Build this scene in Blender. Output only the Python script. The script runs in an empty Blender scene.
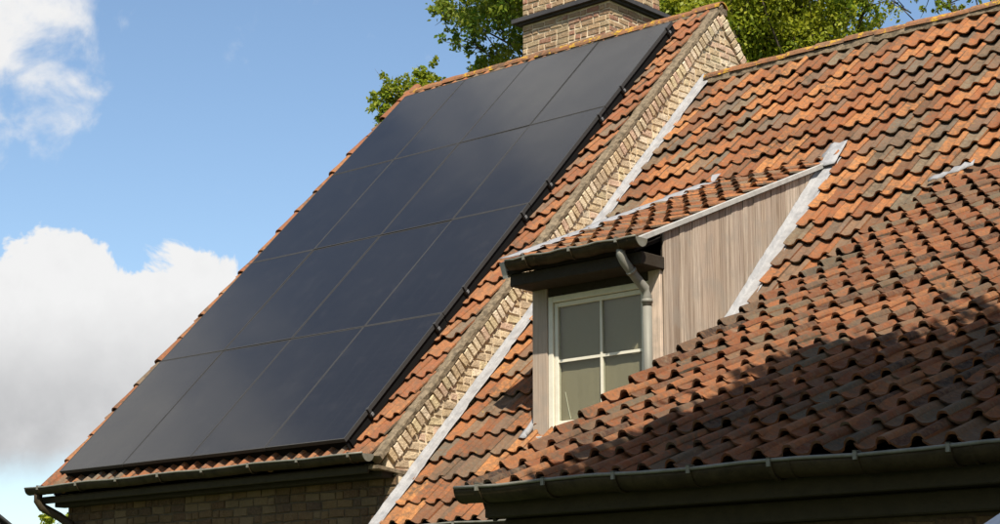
import bpy, math, random
import numpy as np
from mathutils import Matrix, Vector
random.seed(7); rng = np.random.default_rng(7)
scene = bpy.context.scene
C = scene.collection
sin, cos, tan, pi = math.sin, math.cos, math.tan, math.pi

# ------------------------------------------------------------------ camera
CAM = np.array([14.9611, -10.2684, -1.7708]); YAW = 0.7327; PITCH = 0.2144; FPX = 1827.1
cam = bpy.data.cameras.new('camera'); cam_o = bpy.data.objects.new('camera', cam); C.objects.link(cam_o)
cam_o.location = CAM; cam_o.rotation_euler = (pi/2 + PITCH, 0, YAW)
cam.sensor_fit = 'HORIZONTAL'; cam.sensor_width = 36; cam.lens = 36 * FPX / 1000
cam.clip_start = 0.1; cam.clip_end = 3000
scene.camera = cam_o
_h = np.array([-sin(YAW), cos(YAW), 0]); _r = np.array([cos(YAW), sin(YAW), 0]); _u = np.array([0, 0, 1.])
_F = _h*cos(PITCH) + _u*sin(PITCH); _U = -_h*sin(PITCH) + _u*cos(PITCH)
def pix(p):                                     # only used to decide which repeats show largest
    d = np.asarray(p) - CAM; z = d @ _F
    return 500 + FPX*(d @ _r)/z, 262 - FPX*(d @ _U)/z, z
def inframe(p, m=12):
    x, y, z = pix(p); return z > 0 and -m < x < 1000+m and -m < y < 524+m

# ------------------------------------------------------------------ light
SUN = Vector((0.60, -0.60, 1.0)).normalized()   # towards the sun
sl = bpy.data.lights.new('sun', 'SUN'); sl.energy = 5.0; sl.angle = math.radians(0.5); sl.color = (1.0, 0.93, 0.82)
so = bpy.data.objects.new('sun', sl); C.objects.link(so)
so.location = (30, -30, 50); so.rotation_euler = SUN.to_track_quat('Z', 'Y').to_euler()

class NT:
    """tiny node helper"""
    def __init__(s, nt): s.t = nt; s.n = nt.nodes; s.l = nt.links
    def new(s, typ, **kw):
        n = s.n.new(typ)
        for k, v in kw.items(): setattr(n, k, v)
        return n
    def put(s, sock, v):
        if isinstance(v, bpy.types.NodeSocket): s.l.new(v, sock)
        elif v is not None:
            if isinstance(v, (tuple, list)) and sock.type == 'RGBA' and len(v) == 3: v = (*v, 1)
            sock.default_value = v
    def math(s, op, a, b=None, c=None, clamp=False):
        n = s.new('ShaderNodeMath', operation=op, use_clamp=clamp); s.put(n.inputs[0], a)
        if b is not None: s.put(n.inputs[1], b)
        if c is not None: s.put(n.inputs[2], c)
        return n.outputs[0]
    def vmath(s, op, a, b=None, out=0):
        n = s.new('ShaderNodeVectorMath', operation=op); s.put(n.inputs[0], a)
        if b is not None:
            if op == 'SCALE': s.put(n.inputs[3], b)
            else: s.put(n.inputs[1], b)
        return n.outputs[out]
    def noise(s, vec, scale, detail=4, rough=.55, dist=0, w=None):
        n = s.new('ShaderNodeTexNoise'); n.inputs['Scale'].default_value = scale; n.inputs['Detail'].default_value = detail
        n.inputs['Roughness'].default_value = rough; n.inputs['Distortion'].default_value = dist
        if vec is not None: s.put(n.inputs['Vector'], vec)
        return n.outputs['Fac']
    def smooth(s, v, a, b, lo=0., hi=1.):
        n = s.new('ShaderNodeMapRange', interpolation_type='SMOOTHSTEP'); s.put(n.inputs[0], v)
        s.put(n.inputs[1], a); s.put(n.inputs[2], b); s.put(n.inputs[3], lo); s.put(n.inputs[4], hi)
        return n.outputs[0]
    def ramp(s, v, pts, interp='LINEAR'):
        n = s.new('ShaderNodeValToRGB'); r = n.color_ramp; r.interpolation = interp
        while len(r.elements) < len(pts): r.elements.new(0.5)
        for e, (p, c) in zip(r.elements, pts): e.position = p; e.color = (*c, 1)
        s.put(n.inputs[0], v); return n.outputs[0]
    def mix(s, f, a, b, blend='MIX'):
        n = s.new('ShaderNodeMix', data_type='RGBA', blend_type=blend); s.put(n.inputs[0], f)
        s.put(n.inputs[6], a); s.put(n.inputs[7], b); return n.outputs[2]

world = bpy.data.worlds.new('World'); scene.world = world; world.use_nodes = True
w = NT(world.node_tree); w.n.clear()
sky = w.new('ShaderNodeTexSky', sky_type='NISHITA', sun_disc=False)
sky.sun_elevation = math.asin(SUN.z); sky.sun_rotation = math.atan2(SUN.x, SUN.y)
sky.altitude = 50; sky.air_density = 1.0; sky.dust_density = 0.8; sky.ozone_density = 1.2
bg_sky = w.new('ShaderNodeBackground'); bg_sky.inputs[1].default_value = 0.106
hs = w.new('ShaderNodeHueSaturation'); hs.inputs['Hue'].default_value = .498; hs.inputs['Saturation'].default_value = 1.04; hs.inputs['Value'].default_value = 1.0
w.l.new(sky.outputs[0], hs.inputs['Color']); w.l.new(hs.outputs[0], bg_sky.inputs[0])
D = w.vmath('NORMALIZE', w.new('ShaderNodeTexCoord').outputs['Generated'])
sep = w.new('ShaderNodeSeparateXYZ'); w.l.new(D, sep.inputs[0]); Z = sep.outputs[2]
def sky_noise(scale, detail, rough, off, dist=0):
    return w.noise(w.vmath('ADD', D, off), scale, detail, rough, dist)
n_big = sky_noise(26, 9, .56, (3.1, 1.7, 0.4), .3)
n_mid = sky_noise(9, 8, .55, (0.2, 5.7, 2.4))
n_fine = sky_noise(55, 6, .6, (1.2, 4.0, 9.1))
# a bank of cumulus low all round the horizon
zt = w.math('ADD', Z, w.math('MULTIPLY', w.math('SUBTRACT', n_big, .5), .085))
zt = w.math('ADD', zt, w.math('MULTIPLY', w.math('SUBTRACT', n_mid, .5), .02))
bank_top = w.smooth(zt, .210, .216, 1., 0.)
zb = w.math('ADD', Z, w.math('MULTIPLY', w.math('SUBTRACT', n_mid, .5), .05))
bank_bot = w.smooth(zb, .088, .112, 0., 1.)
bank = w.math('MULTIPLY', bank_top, bank_bot)
# separate clouds spread over the rest of the sky
blobs = [((-.822, .470, .33), .088), ((-.84, .06, .54), .17), ((-.56, .37, .74), .18), ((-.75, -.2, .63), .12)]  # those after the first: out of view, added for pale reflections in the panels
r_ = random.Random(3)
while len(blobs) < 11:
    a = r_.uniform(0, 2*pi); z = r_.uniform(.36, .9); q = math.sqrt(1-z*z)
    v = (q*sin(a), q*cos(a), z)
    if z < .55 and -1.5 < math.atan2(v[0], v[1]) < .1: continue
    if all(math.dist(v, b[0]) > .42 for b in blobs): blobs.append((v, r_.uniform(.09, .22)))
cl = None
for v, rad in blobs:
    dd = w.vmath('DISTANCE', D, v, out=1)
    e = w.math('DIVIDE', w.math('SUBTRACT', rad, dd), rad)
    cl = e if cl is None else w.math('MAXIMUM', cl, e)
cl = w.math('ADD', cl, w.math('MULTIPLY', w.math('SUBTRACT', n_big, .5), 1.5))
high = w.smooth(cl, -.02, .42)
wisp = w.smooth(sky_noise(14, 6, .62, (7.3, 2.2, 5.0)), .63, .80, 0., .35)
cover = w.math('MAXIMUM', w.math('MAXIMUM', bank, high), wisp)
# a cumulus is white on its sunlit crown, grey in its base
grey_b = w.math('MULTIPLY', w.smooth(w.math('ADD', Z, w.math('MULTIPLY', w.math('SUBTRACT', n_mid, .5), .09)), .128, .195, 1., 0.), w.smooth(n_mid, .30, .62, .35, .85))
shade = w.math('ADD', grey_b, w.math('MULTIPLY', w.math('SUBTRACT', n_fine, .5), .28), clamp=True)
ccol = w.mix(shade, (.95, .95, .95), (.50, .505, .52))
bg_cl = w.new('ShaderNodeBackground'); bg_cl.inputs[1].default_value = 0.62; w.l.new(ccol, bg_cl.inputs[0])
ms = w.new('ShaderNodeMixShader'); w.put(ms.inputs[0], cover); w.l.new(bg_sky.outputs[0], ms.inputs[1]); w.l.new(bg_cl.outputs[0], ms.inputs[2])
wo = w.new('ShaderNodeOutputWorld'); w.l.new(ms.outputs[0], wo.inputs[0])

vs = scene.view_settings; vs.view_transform = 'Standard'; vs.look = 'None'; vs.exposure = 0.60; vs.gamma = 1.0; vs.use_curve_mapping = False

# ------------------------------------------------------------------ materials
def material(name):
    m = bpy.data.materials.new(name); m.use_nodes = True
    t = NT(m.node_tree); b = t.n['Principled BSDF']; return m, t, b
def rnd_val(t):
    o = t.new('ShaderNodeObjectInfo').outputs['Random']; g = t.new('ShaderNodeNewGeometry')
    return t.math('FRACT', t.math('ADD', o, g.outputs['Random Per Island'])), g.outputs['Position']
def bump(t, b, h, strength, dist=.01):
    n = t.new('ShaderNodeBump'); n.inputs['Strength'].default_value = strength; n.inputs['Distance'].default_value = dist
    t.put(n.inputs['Height'], h); t.l.new(n.outputs[0], b.inputs['Normal'])

def tile_mat(name, cols, lichen=.72, soot=.35):
    m, t, b = material(name); rv, pos = rnd_val(t)
    n = len(cols); base = t.ramp(rv, [(i/n, c) for i, c in enumerate(cols)], 'CONSTANT')
    r2 = t.math('FRACT', t.math('MULTIPLY', rv, 37.7))
    base = t.mix(t.smooth(r2, 0, 1, .0, .35), base, (.25, .085, .035))
    off = t.vmath('ADD', pos, t.new('ShaderNodeCombineXYZ').outputs[0])
    nl = t.noise(pos, 7, 5, .6); nf = t.noise(pos, 46, 5, .7); nm = t.noise(pos, 20, 6, .68)
    base = t.mix(t.smooth(nm, .40, .68, 0, .62), base, (.15, .105, .068))          # grime
    base = t.mix(t.smooth(nf, .45, .75, 0, soot), base, (.09, .06, .045))
    base = t.mix(t.smooth(nf, .30, .50, .20, 0), base, (.44, .21, .095))             # bare, paler clay
    base = t.mix(t.smooth(nl, .60, .78, 0, .7), base, (.19, .165, .115))            # grey weathered patches
    base = t.mix(t.smooth(t.noise(pos, 34, 6, .75), .44, .62, 0, .5), base, (.16, .082, .042))
    st = t.noise(pos, 1.7, 5, .62)
    base = t.mix(t.math('MULTIPLY', t.smooth(st, .46, .66, 0, .75), t.smooth(nm, .34, .6)), base, (.075, .060, .042))   # moss and soot in drifts
    ly = t.math('MULTIPLY', t.smooth(t.noise(pos, 11, 3, .5), lichen, lichen+.06), t.smooth(nf, .4, .6))
    base = t.mix(ly, base, (.50, .30, .03))
    t.put(b.inputs['Base Color'], base); b.inputs['Roughness'].default_value = .9
    b.inputs['Specular IOR Level'].default_value = .06
    bump(t, b, t.math('ADD', nf, t.math('MULTIPLY', nm, .8)), .8, .008)
    return m
O1, O2, O3, O4, O5 = (.36, .142, .052), (.265, .096, .039), (.42, .182, .065), (.19, .071, .033), (.305, .116, .045)
G1, G2 = (.165, .145, .10), (.12, .11, .085)
M_tile = tile_mat('weathered_orange_pantile', [O1, G1, O2, O3, O5, O4, G2, O1, O3, (.12, .062, .036), O5, G1, O4, (.14, .11, .075), O3, O2, G2, O1])
M_tile_lean = tile_mat('sooty_shaded_red_pantile', [(.24, .092, .038), (.15, .052, .023), (.10, .091, .062), (.27, .112, .045), (.18, .064, .029), (.065, .061, .046), (.12, .043, .021), (.23, .092, .040), (.165, .057, .026), (.020, .019, .018)], .74, .55)  # sooty tiles, colours lowered further to deepen the shade on the wing
M_tile_main = tile_mat('brown_orange_pantile', [(.30, .125, .055), (.24, .09, .042), (.15, .13, .095), (.33, .14, .06), (.27, .10, .05)])
M_ridge = tile_mat('lichen_ridge_tile', [(.28, .13, .065), (.23, .115, .06), (.25, .14, .08), (.30, .14, .065)], .54, .2)

def brick_mat(name, cols, pale=(.50, .41, .28)):
    m, t, b = material(name); rv, pos = rnd_val(t); n = len(cols)
    base = t.ramp(rv, [(i/n, c) for i, c in enumerate(cols)], 'CONSTANT')
    nf = t.noise(pos, 55, 5, .65); nm = t.noise(pos, 14, 4, .6)
    base = t.mix(t.smooth(nf, .42, .72, 0, .45), base, (.20, .13, .075))
    base = t.mix(t.smooth(nm, .48, .75, 0, .4), base, pale)
    base = t.mix(t.smooth(t.noise(pos, 2.6, 5, .65), .48, .68, 0, .45), base, tuple(c*.45 for c in pale))   # soot and damp
    t.put(b.inputs['Base Color'], base); b.inputs['Roughness'].default_value = .92; b.inputs['Specular IOR Level'].default_value = .05
    bump(t, b, t.math('ADD', nf, nm), .9, .012); return m
M_brick = brick_mat('pale_yellow_brick', [(.58, .45, .29), (.50, .37, .22), (.64, .52, .35), (.54, .37, .26), (.56, .45, .27), (.46, .35, .23), (.66, .54, .39)])
M_brick_dark = brick_mat('brown_wall_brick', [(.12, .075, .04), (.095, .056, .032), (.14, .09, .046), (.08, .052, .035), (.15, .105, .06)], (.17, .12, .07))  # wall brick darkened to deepen the shade under the eaves
M_brick_chim = brick_mat('chimney_brick', [(.33, .22, .13), (.28, .18, .11), (.38, .26, .15), (.30, .15, .10), (.36, .27, .16)])

def plain(name, col, rough=.7, var=.25, scale=18, col2=None, metal=0., bmp=.2, spec=.15):
    m, t, b = material(name); pos = t.new('ShaderNodeNewGeometry').outputs['Position']
    n1 = t.noise(pos, scale, 6, .62); n2 = t.noise(pos, scale*6, 4, .6)
    c2 = col2 or tuple(c*.45 for c in col)
    base = t.mix(t.smooth(n1, .35, .72, 0, var*2), col, c2)
    base = t.mix(t.smooth(n2, .4, .75, 0, var), base, c2)
    t.put(b.inputs['Base Color'], base); b.inputs['Roughness'].default_value = rough; b.inputs['Metallic'].default_value = metal
    b.inputs['Specular IOR Level'].default_value = spec
    if bmp: bump(t, b, t.math('ADD', n1, n2), bmp, .006)
    return m
M_mortar = plain('cream_mortar', (.68, .56, .39), .95, .18, 20, (.50, .38, .24), bmp=.5, spec=.15)
M_mortar_dark = plain('shaded_wall_mortar', (.10, .075, .048), .95, .3, 20, bmp=.5, spec=.15)  # mortar of the same walls, eave shade put into its colour
M_verge = plain('weathered_verge_mortar', (.24, .185, .12), .95, .45, 22, (.07, .055, .036), bmp=.9, spec=.15)
M_deck = plain('dark_roof_deck', (.014, .011, .009), .95, .2, 10)
M_zinc = plain('old_zinc', (.052, .037, .018), .6, .45, 9, (.020, .014, .007), metal=.1, bmp=.1)
M_zinc_rim = plain('bare_zinc_edge', (.155, .145, .11), .5, .25, 12, (.25, .25, .22), metal=.2, bmp=.1)
M_pipe = plain('grey_zinc_downpipe', (.21, .20, .165), .55, .2, 10, (.24, .23, .19), metal=.1, bmp=.1)
M_lead = plain('whitened_lead', (.33, .325, .32), .6, .36, 11, (.18, .18, .185), bmp=.15)
M_woodedge = plain('grey_roof_trim', (.40, .39, .36), .65, .25, 14, (.22, .21, .19))
M_oldwood = plain('dark_weathered_wood', (.032, .024, .016), .85, .35, 12, (.04, .034, .026), bmp=.5)
M_fascia = plain('olive_painted_board', (.045, .036, .02), .8, .35, 12, (.03, .025, .016), bmp=.4)
M_cream = plain('cream_window_paint', (.66, .62, .50), .55, .12, 14, (.45, .40, .30), bmp=.05)
M_black = plain('black_anodised_frame', (.045, .044, .043), .6, .1, 20, bmp=0)
M_dusty = plain('dusty_frame_bar', (.050, .048, .045), .7, .1, 20, bmp=0)
M_shade_strip = plain('matt_black_shade_strip', (.008, .008, .008), .8, .1, 20, bmp=0, spec=.1)  # for the black strips that stand for shade at the panel edges
M_alu = plain('dull_aluminium', (.30, .30, .31), .45, .15, 20, metal=.6, bmp=0)
M_clamp = plain('grey_plastic_plug', (.16, .16, .16), .6, .1, 20, bmp=0)
M_bark = plain('grey_bark', (.09, .07, .05), .95, .35, 9, bmp=.8)
M_white = plain('pale_canvas', (.62, .62, .66), .8, .06, 8, bmp=.05)
M_ground = plain('grass_ground', (.075, .10, .035), .95, .35, 1.2, (.05, .06, .025))
M_render = plain('pale_wall_render', (.60, .57, .50), .9, .12, 4)
M_slate = plain('dark_slate_roof', (.06, .058, .06), .8, .2, 9)
M_curtain = plain('grey_net_curtain', (.33, .275, .19), .95, .10, 30, (.26, .215, .145), bmp=.2)
M_dark = plain('unlit_room', (.03, .027, .022), .95, .1, 5)

def wood_mat(name='weathered_larch_board', gain=1., dark=.85):
    m, t, b = material(name); rv, pos = rnd_val(t)
    mp = t.new('ShaderNodeMapping'); mp.inputs['Scale'].default_value = (34, 34, .5); t.l.new(pos, mp.inputs['Vector'])
    g = t.noise(mp.outputs[0], 2.6, 7, .72, .3); g2 = t.noise(pos, 5, 4, .6)
    base = t.ramp(rv, [(0, (.48, .38, .29)), (.25, (.31, .245, .19)), (.5, (.54, .445, .35)), (.75, (.37, .30, .24)), (1, (.50, .395, .305))], 'LINEAR')
    base = t.mix(t.smooth(g, .40, .66, 0, dark), base, (.15, .105, .07))
    base = t.mix(1., base, (gain, gain, gain), 'MULTIPLY')
    base = t.mix(t.smooth(g2, .45, .7, 0, .5), base, (.27, .24, .20))
    t.put(b.inputs['Base Color'], base); b.inputs['Roughness'].default_value = .9; b.inputs['Specular IOR Level'].default_value = .05
    bump(t, b, g, .5, .006); return m
M_wood = wood_mat(); M_post = wood_mat('bleached_post_timber', 1.25, .45)

def panel_mat():
    m, t, b = material('black_solar_glass'); rv, pos = rnd_val(t)
    n = t.noise(pos, 1.3, 4, .55); d = t.noise(pos, 90, 3, .7)
    base = t.mix(n, (.011, .0102, .0098), (.018, .0164, .0155))
    ob = t.new('ShaderNodeTexCoord').outputs['Object']; sp = t.new('ShaderNodeSeparateXYZ'); t.l.new(ob, sp.inputs[0])
    def cell(v, p, o): return t.math('ABSOLUTE', t.math('SUBTRACT', t.math('FRACT', t.math('DIVIDE', t.math('ADD', v, o), p)), .5))
    grid = t.math('MAXIMUM', t.smooth(cell(sp.outputs[0], .161, -.017), .485, .497), t.smooth(cell(sp.outputs[1], .0825, -.016), .48, .497))
    base = t.mix(t.math('MULTIPLY', grid, .55), base, (.035, .035, .036))           # gaps between the cells
    base = t.mix(t.smooth(t.noise(pos, 4, 6, .7), .5, .8, 0, .10), base, (.10, .09, .08))
    base = t.mix(t.smooth(d, .58, .80, 0, .12), base, (.12, .11, .10))              # dust
    t.put(b.inputs['Base Color'], base); t.put(b.inputs['Roughness'], t.smooth(n, .3, .7, .10, .17))
    b.inputs['IOR'].default_value = 1.45; b.inputs['Specular IOR Level'].default_value = .45
    bump(t, b, t.noise(pos, 160, 2, .5), .05, .001); return m
M_panel = panel_mat()

def glass_mat():
    m, t, b = material('window_glass'); t.n.remove(b)
    tr = t.new('ShaderNodeBsdfTransparent'); tr.inputs[0].default_value = (.86, .88, .85, 1)
    gl = t.new('ShaderNodeBsdfGlossy'); gl.inputs['Roughness'].default_value = .03
    g = t.new('ShaderNodeNewGeometry'); c = t.math('ABSOLUTE', t.vmath('DOT_PRODUCT', g.outputs['Normal'], g.outputs['Incoming'], out=1))
    fr = t.math('ADD', .03, t.math('MULTIPLY', .9, t.math('POWER', t.math('SUBTRACT', 1., c), 5.)))
    mx = t.new('ShaderNodeMixShader'); t.l.new(fr, mx.inputs[0]); t.l.new(tr.outputs[0], mx.inputs[1]); t.l.new(gl.outputs[0], mx.inputs[2])
    t.l.new(mx.outputs[0], t.n['Material Output'].inputs[0]); return m
M_glass = glass_mat()

def leaf_mat(name, cols):
    m, t, b = material(name); rv, pos = rnd_val(t); t.n.remove(b); n = len(cols)
    col = t.ramp(rv, [(i/(n-1), c) for i, c in enumerate(cols)])
    col = t.mix(t.smooth(t.noise(pos, .9, 3, .5), .4, .65, 0, .6), col, cols[-1])
    df = t.new('ShaderNodeBsdfPrincipled'); df.inputs['Roughness'].default_value = .5; df.inputs['Specular IOR Level'].default_value = .3; t.put(df.inputs['Base Color'], col)
    tl = t.new('ShaderNodeBsdfTranslucent'); t.put(tl.inputs[0], col)
    mx = t.new('ShaderNodeMixShader'); mx.inputs[0].default_value = .5
    t.l.new(df.outputs[0], mx.inputs[1]); t.l.new(tl.outputs[0], mx.inputs[2]); t.l.new(mx.outputs[0], t.n['Material Output'].inputs[0]); return m
M_leaf_a = leaf_mat('mid_green_leaves', [(.055, .125, .016), (.11, .195, .02), (.18, .25, .024), (.29, .30, .026)])
M_leaf_b = leaf_mat('yellow_green_leaves', [(.085, .15, .015), (.165, .24, .018), (.26, .31, .02), (.36, .36, .025)])

# ------------------------------------------------------------------ object helpers
def mesh_from(name, V, Fc, mat, smooth=False):
    me = bpy.data.meshes.new(name); me.from_pydata([tuple(map(float, v)) for v in V], [], Fc)
    if mat: me.materials.append(mat)
    if smooth: me.polygons.foreach_set('use_smooth', [True]*len(me.polygons))
    me.update(); return me
def link(name, me, parent=None, loc=None, mw=None):
    o = bpy.data.objects.new(name, me); C.objects.link(o)
    if parent is not None: o.parent = parent
    if mw is not None: o.matrix_basis = mw
    elif loc is not None: o.location = loc
    return o
def tag(o, label, cat, group=None):
    o['label'] = label; o['category'] = cat
    if group: o['group'] = group
    return o
def thing(name, label, cat, base, group=None):
    o = bpy.data.objects.new(name, None); C.objects.link(o); o.location = base; o.empty_display_size = .2
    o['_b'] = 0; del o['_b']; return tag(o, label, cat, group)

class MB:
    """collects geometry in world coordinates"""
    def __init__(s): s.V = []; s.F = []
    def add(s, V, F):
        k = len(s.V); s.V += [tuple(map(float, v)) for v in V]; s.F += [tuple(i+k for i in f) for f in F]; return s
    def hexa(s, P):                              # 8 points: bottom ring 0-3, top ring 4-7
        return s.add(P, [(3, 2, 1, 0), (4, 5, 6, 7), (0, 1, 5, 4), (1, 2, 6, 5), (2, 3, 7, 6), (3, 0, 4, 7)])
    def box(s, x0, x1, y0, y1, z0, z1):
        return s.hexa([(x0, y0, z0), (x1, y0, z0), (x1, y1, z0), (x0, y1, z0), (x0, y0, z1), (x1, y0, z1), (x1, y1, z1), (x0, y1, z1)])
    def fbox(s, fr, x0, x1, s0, s1, n0, n1):     # box in a roof frame
        return s.hexa([fr(x0, s0, n0), fr(x1, s0, n0), fr(x1, s1, n0), fr(x0, s1, n0), fr(x0, s0, n1), fr(x1, s0, n1), fr(x1, s1, n1), fr(x0, s1, n1)])
    def prism(s, poly, d):                       # polygon of 3D points pushed along d
        n = len(poly); A = [np.array(p, float) for p in poly]; B = [a + np.array(d, float) for a in A]
        return s.add(A + B, [tuple(range(n))[::-1], tuple(range(n, 2*n))] + [(i, (i+1) % n, n+(i+1) % n, n+i) for i in range(n)])
    def tube(s, pts, rad, k=10, cap=True):
        pts = [np.array(p, float) for p in pts]; rad = rad if isinstance(rad, (list, tuple)) else [rad]*len(pts)
        V = []; F = []; up = np.array([.13, .07, 1.])
        for i, p in enumerate(pts):
            d = pts[min(i+1, len(pts)-1)] - pts[max(i-1, 0)]; d = d/np.linalg.norm(d)
            a = np.cross(d, up if abs(d @ up)/np.linalg.norm(up) < .95 else np.array([1., 0, 0])); a /= np.linalg.norm(a); b = np.cross(d, a)
            V += [p + rad[i]*(cos(2*pi*j/k)*a + sin(2*pi*j/k)*b) for j in range(k)]
        for i in range(len(pts)-1):
            F += [(i*k+j, i*k+(j+1) % k, (i+1)*k+(j+1) % k, (i+1)*k+j) for j in range(k)]
        if cap: F += [tuple(range(k))[::-1], tuple(range((len(pts)-1)*k, len(pts)*k))]
        return s.add(V, F)
    def build(s, name, mat, parent=None, smooth=False, bevel=0):
        me = mesh_from(name, s.V, s.F, mat, smooth); o = link(name, me, parent)
        if parent is not None and parent.type == 'EMPTY': o.location = -Vector(parent.location)
        if bevel:
            m = o.modifiers.new('bevel', 'BEVEL'); m.width = bevel; m.segments = 1; m.limit_method = 'ANGLE'
        return o

def frame(Y0, Z0, a):
    ca, sa = cos(a), sin(a)
    def f(x, s, n): return np.array([x, Y0 + s*ca - n*sa, Z0 + s*sa + n*ca])
    f.a = a
    f.mat = Matrix(((1, 0, 0, 0), (0, ca, -sa, Y0), (0, sa, ca, Z0), (0, 0, 0, 1)))
    return f
A1, A2, A3, A4 = 0.80872, 0.80419, 0.46779, math.atan(.42)
F1 = frame(0, 0, A1)                 # panel plane of the tall house
T1 = -.15                           # its tiles lie this much below
F2 = frame(0, -.763, A2)             # lower house
F3 = frame(-3.09, -.89, A3)          # wing
F4 = frame(.34, 1.15+.42*.34, A4)    # dormer
XG = 4.36                            # gable plane of the tall house
GROUND = -3.4

# ------------------------------------------------------------------ pieces: pantiles
PROF = [(-.006, .014), (.012, .002), (.036, -.010), (.066, -.013), (.094, -.007), (.112, .008), (.126, .025), (.144, .034), (.162, .030), (.176, .016)]
PROF_ROLL = [(-.004, .006), (.012, -.006), (.034, -.017), (.060, -.021), (.086, -.018), (.106, -.006), (.113, .012), (.126, .029), (.143, .034), (.160, .027), (.170, .006)]
TW, TE = .176, .265
def tile_mesh(mat, k, verge=False, prof=PROF, length=TE+.065):
    r = random.Random(100+k); prof = list(prof)
    if verge: prof = [(-.045, -.06), (-.044, .004), (-.032, .024), (-.016, .028), (-.002, .018)] + prof[1:]
    prof = [(u + r.uniform(-.002, .002), v + r.uniform(-.0025, .0025)) for u, v in prof]
    n = len(prof); V = []; F = []; th = .015
    bow = r.uniform(-.004, .004); skew = r.uniform(-.006, .006)
    for j, sj in enumerate((0, .25, .62, 1)):
        lift = .050*(1-sj) + bow*4*sj*(1-sj)
        for u, v in prof:
            ds = (-.010*(1 - ((u-.075)/.09)**2) if j == 0 else 0)
            V.append((u + skew*(sj-.5), sj*length + ds + r.uniform(-.002, .002)*(j == 0), v + lift - .012*(j == 0)*.15))
    for j in range(3):
        F += [(j*n+i, j*n+i+1, (j+1)*n+i+1, (j+1)*n+i) for i in range(n-1)]
    b = len(V)                                                     # lower lip, its own vertices so the edge stays crisp
    V += [V[i] for i in range(n)] + [(V[i][0], V[i][1]+.003, V[i][2]-th) for i in range(n)]
    F += [(b+n+i, b+n+i+1, b+i+1, b+i) for i in range(n-1)]
    c = len(V); V += [V[j*n+n-1] for j in range(4)] + [(V[j*n+n-1][0], V[j*n+n-1][1], V[j*n+n-1][2]-th) for j in range(4)]
    F += [(c+j, c+4+j, c+5+j, c+1+j) for j in range(3)]
    return mesh_from('tile', V, F, mat, True)

def wave(x, s): return .010*sin(x*1.3+.6) + .009*sin(s*1.1+x*.7) + .006*sin(x*3.1-s*2.3)

def lay_tiles(parent, fr, x0, x1, s0, s1, n0, mat, keep=lambda p, x, s: True, hidden=lambda p: False, limit=300, verge_left=False, seed=1, wav=1., tw=TW, prof=PROF):
    """courses of pantiles; the ones that show largest are single objects, the rest one stuff part"""
    r = random.Random(seed); var = [tile_mesh(mat, seed*10+k, False, prof) for k in range(6)]; vv = [tile_mesh(mat, seed*10+k, True, prof) for k in range(3)]
    items = []
    nc = int((s1-s0)/TE); nx = int((x1-x0)/tw)
    for c in range(nc):
        s = s0 + c*TE
        cj = r.uniform(-.010, .010)
        for i in range(nx):
            x = x0 + i*tw + .006*sin(c*.9+seed) 
            p = fr(x+.09, s+.13, n0)
            if not keep(p, x+.09, s+.13): continue
            me = r.choice(vv) if (verge_left and i == 0) else r.choice(var)
            loc = (x + r.uniform(-.003, .003), s + cj + r.uniform(-.010, .010) - (.02 if r.random() < .04 else 0), n0 + wav*wave(x, s) + r.uniform(-.003, .004))
            m = fr.mat @ Matrix.Translation(loc) @ Matrix.Rotation(r.gauss(0, .018), 4, 'Z') @ Matrix.Rotation(r.gauss(0, .012), 4, 'X') @ Matrix.Rotation(r.gauss(0, .016), 4, 'Y')
            vis = inframe(p) and not hidden(p)
            items.append((0 if vis else 1, np.linalg.norm(p-CAM), me, m))
    items.sort(key=lambda q: (q[0], q[1]))
    single = [q for q in items if q[0] == 0][:limit]; rest = items[len(single):]
    for _, _, me, m in single: link('tile', me, parent, mw=m)
    join_rest(rest, mat, parent, 'tile_field')
def join_rest(rest, mat, parent, name, smooth=True):
    if not rest: return
    V = []; F = []
    for _, _, me, m in rest:
        k = len(V); co = np.array([v.co[:] for v in me.vertices]); M = np.array(m)
        V += (co @ M[:3, :3].T + M[:3, 3]).tolist(); F += [tuple(i+k for i in p.vertices) for p in me.polygons]
    o = link(name, mesh_from(name, V, F, mat, smooth), parent); o['kind'] = 'stuff'

# ------------------------------------------------------------------ pieces: bricks
def clip(poly, conv):
    """Sutherland-Hodgman against a counter-clockwise convex polygon"""
    out = poly
    for i in range(len(conv)):
        a, b = conv[i], conv[(i+1) % len(conv)]; inp, out = out, []
        side = lambda p: (b[0]-a[0])*(p[1]-a[1]) - (b[1]-a[1])*(p[0]-a[0])
        for j in range(len(inp)):
            p, q = inp[j], inp[(j+1) % len(inp)]; sp, sq = side(p), side(q)
            if sp >= 0: out.append(p)
            if sp*sq < 0:
                t = sp/(sp-sq); out.append((p[0]+t*(q[0]-p[0]), p[1]+t*(q[1]-p[1])))
        if not out: return []
    return out
def area(p): return abs(sum(p[i][0]*p[(i+1) % len(p)][1]-p[(i+1) % len(p)][0]*p[i][1] for i in range(len(p))))/2
def brick_mesh(poly, depth, mat, r, bev=.007):
    """polygon (u,v) about 0, chamfered face at w = depth"""
    n = len(poly); cx = sum(p[0] for p in poly)/n; cy = sum(p[1] for p in poly)/n
    V = [(u, v, -.01) for u, v in poly] + [(u, v, depth-bev*.8) for u, v in poly]
    for u, v in poly:
        d = max(math.hypot(u-cx, v-cy), 1e-4); q = min(bev*1.3/d, .5)
        V.append((u+(cx-u)*q, v+(cy-v)*q, depth + r.uniform(-.003, .003)))
    F = [(i, (i+1) % n, n+(i+1) % n, n+i) for i in range(n)] + [(n+i, n+(i+1) % n, 2*n+(i+1) % n, 2*n+i) for i in range(n)] + [tuple(range(2*n, 3*n))]
    return mesh_from('brick', V, F, mat)
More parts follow.
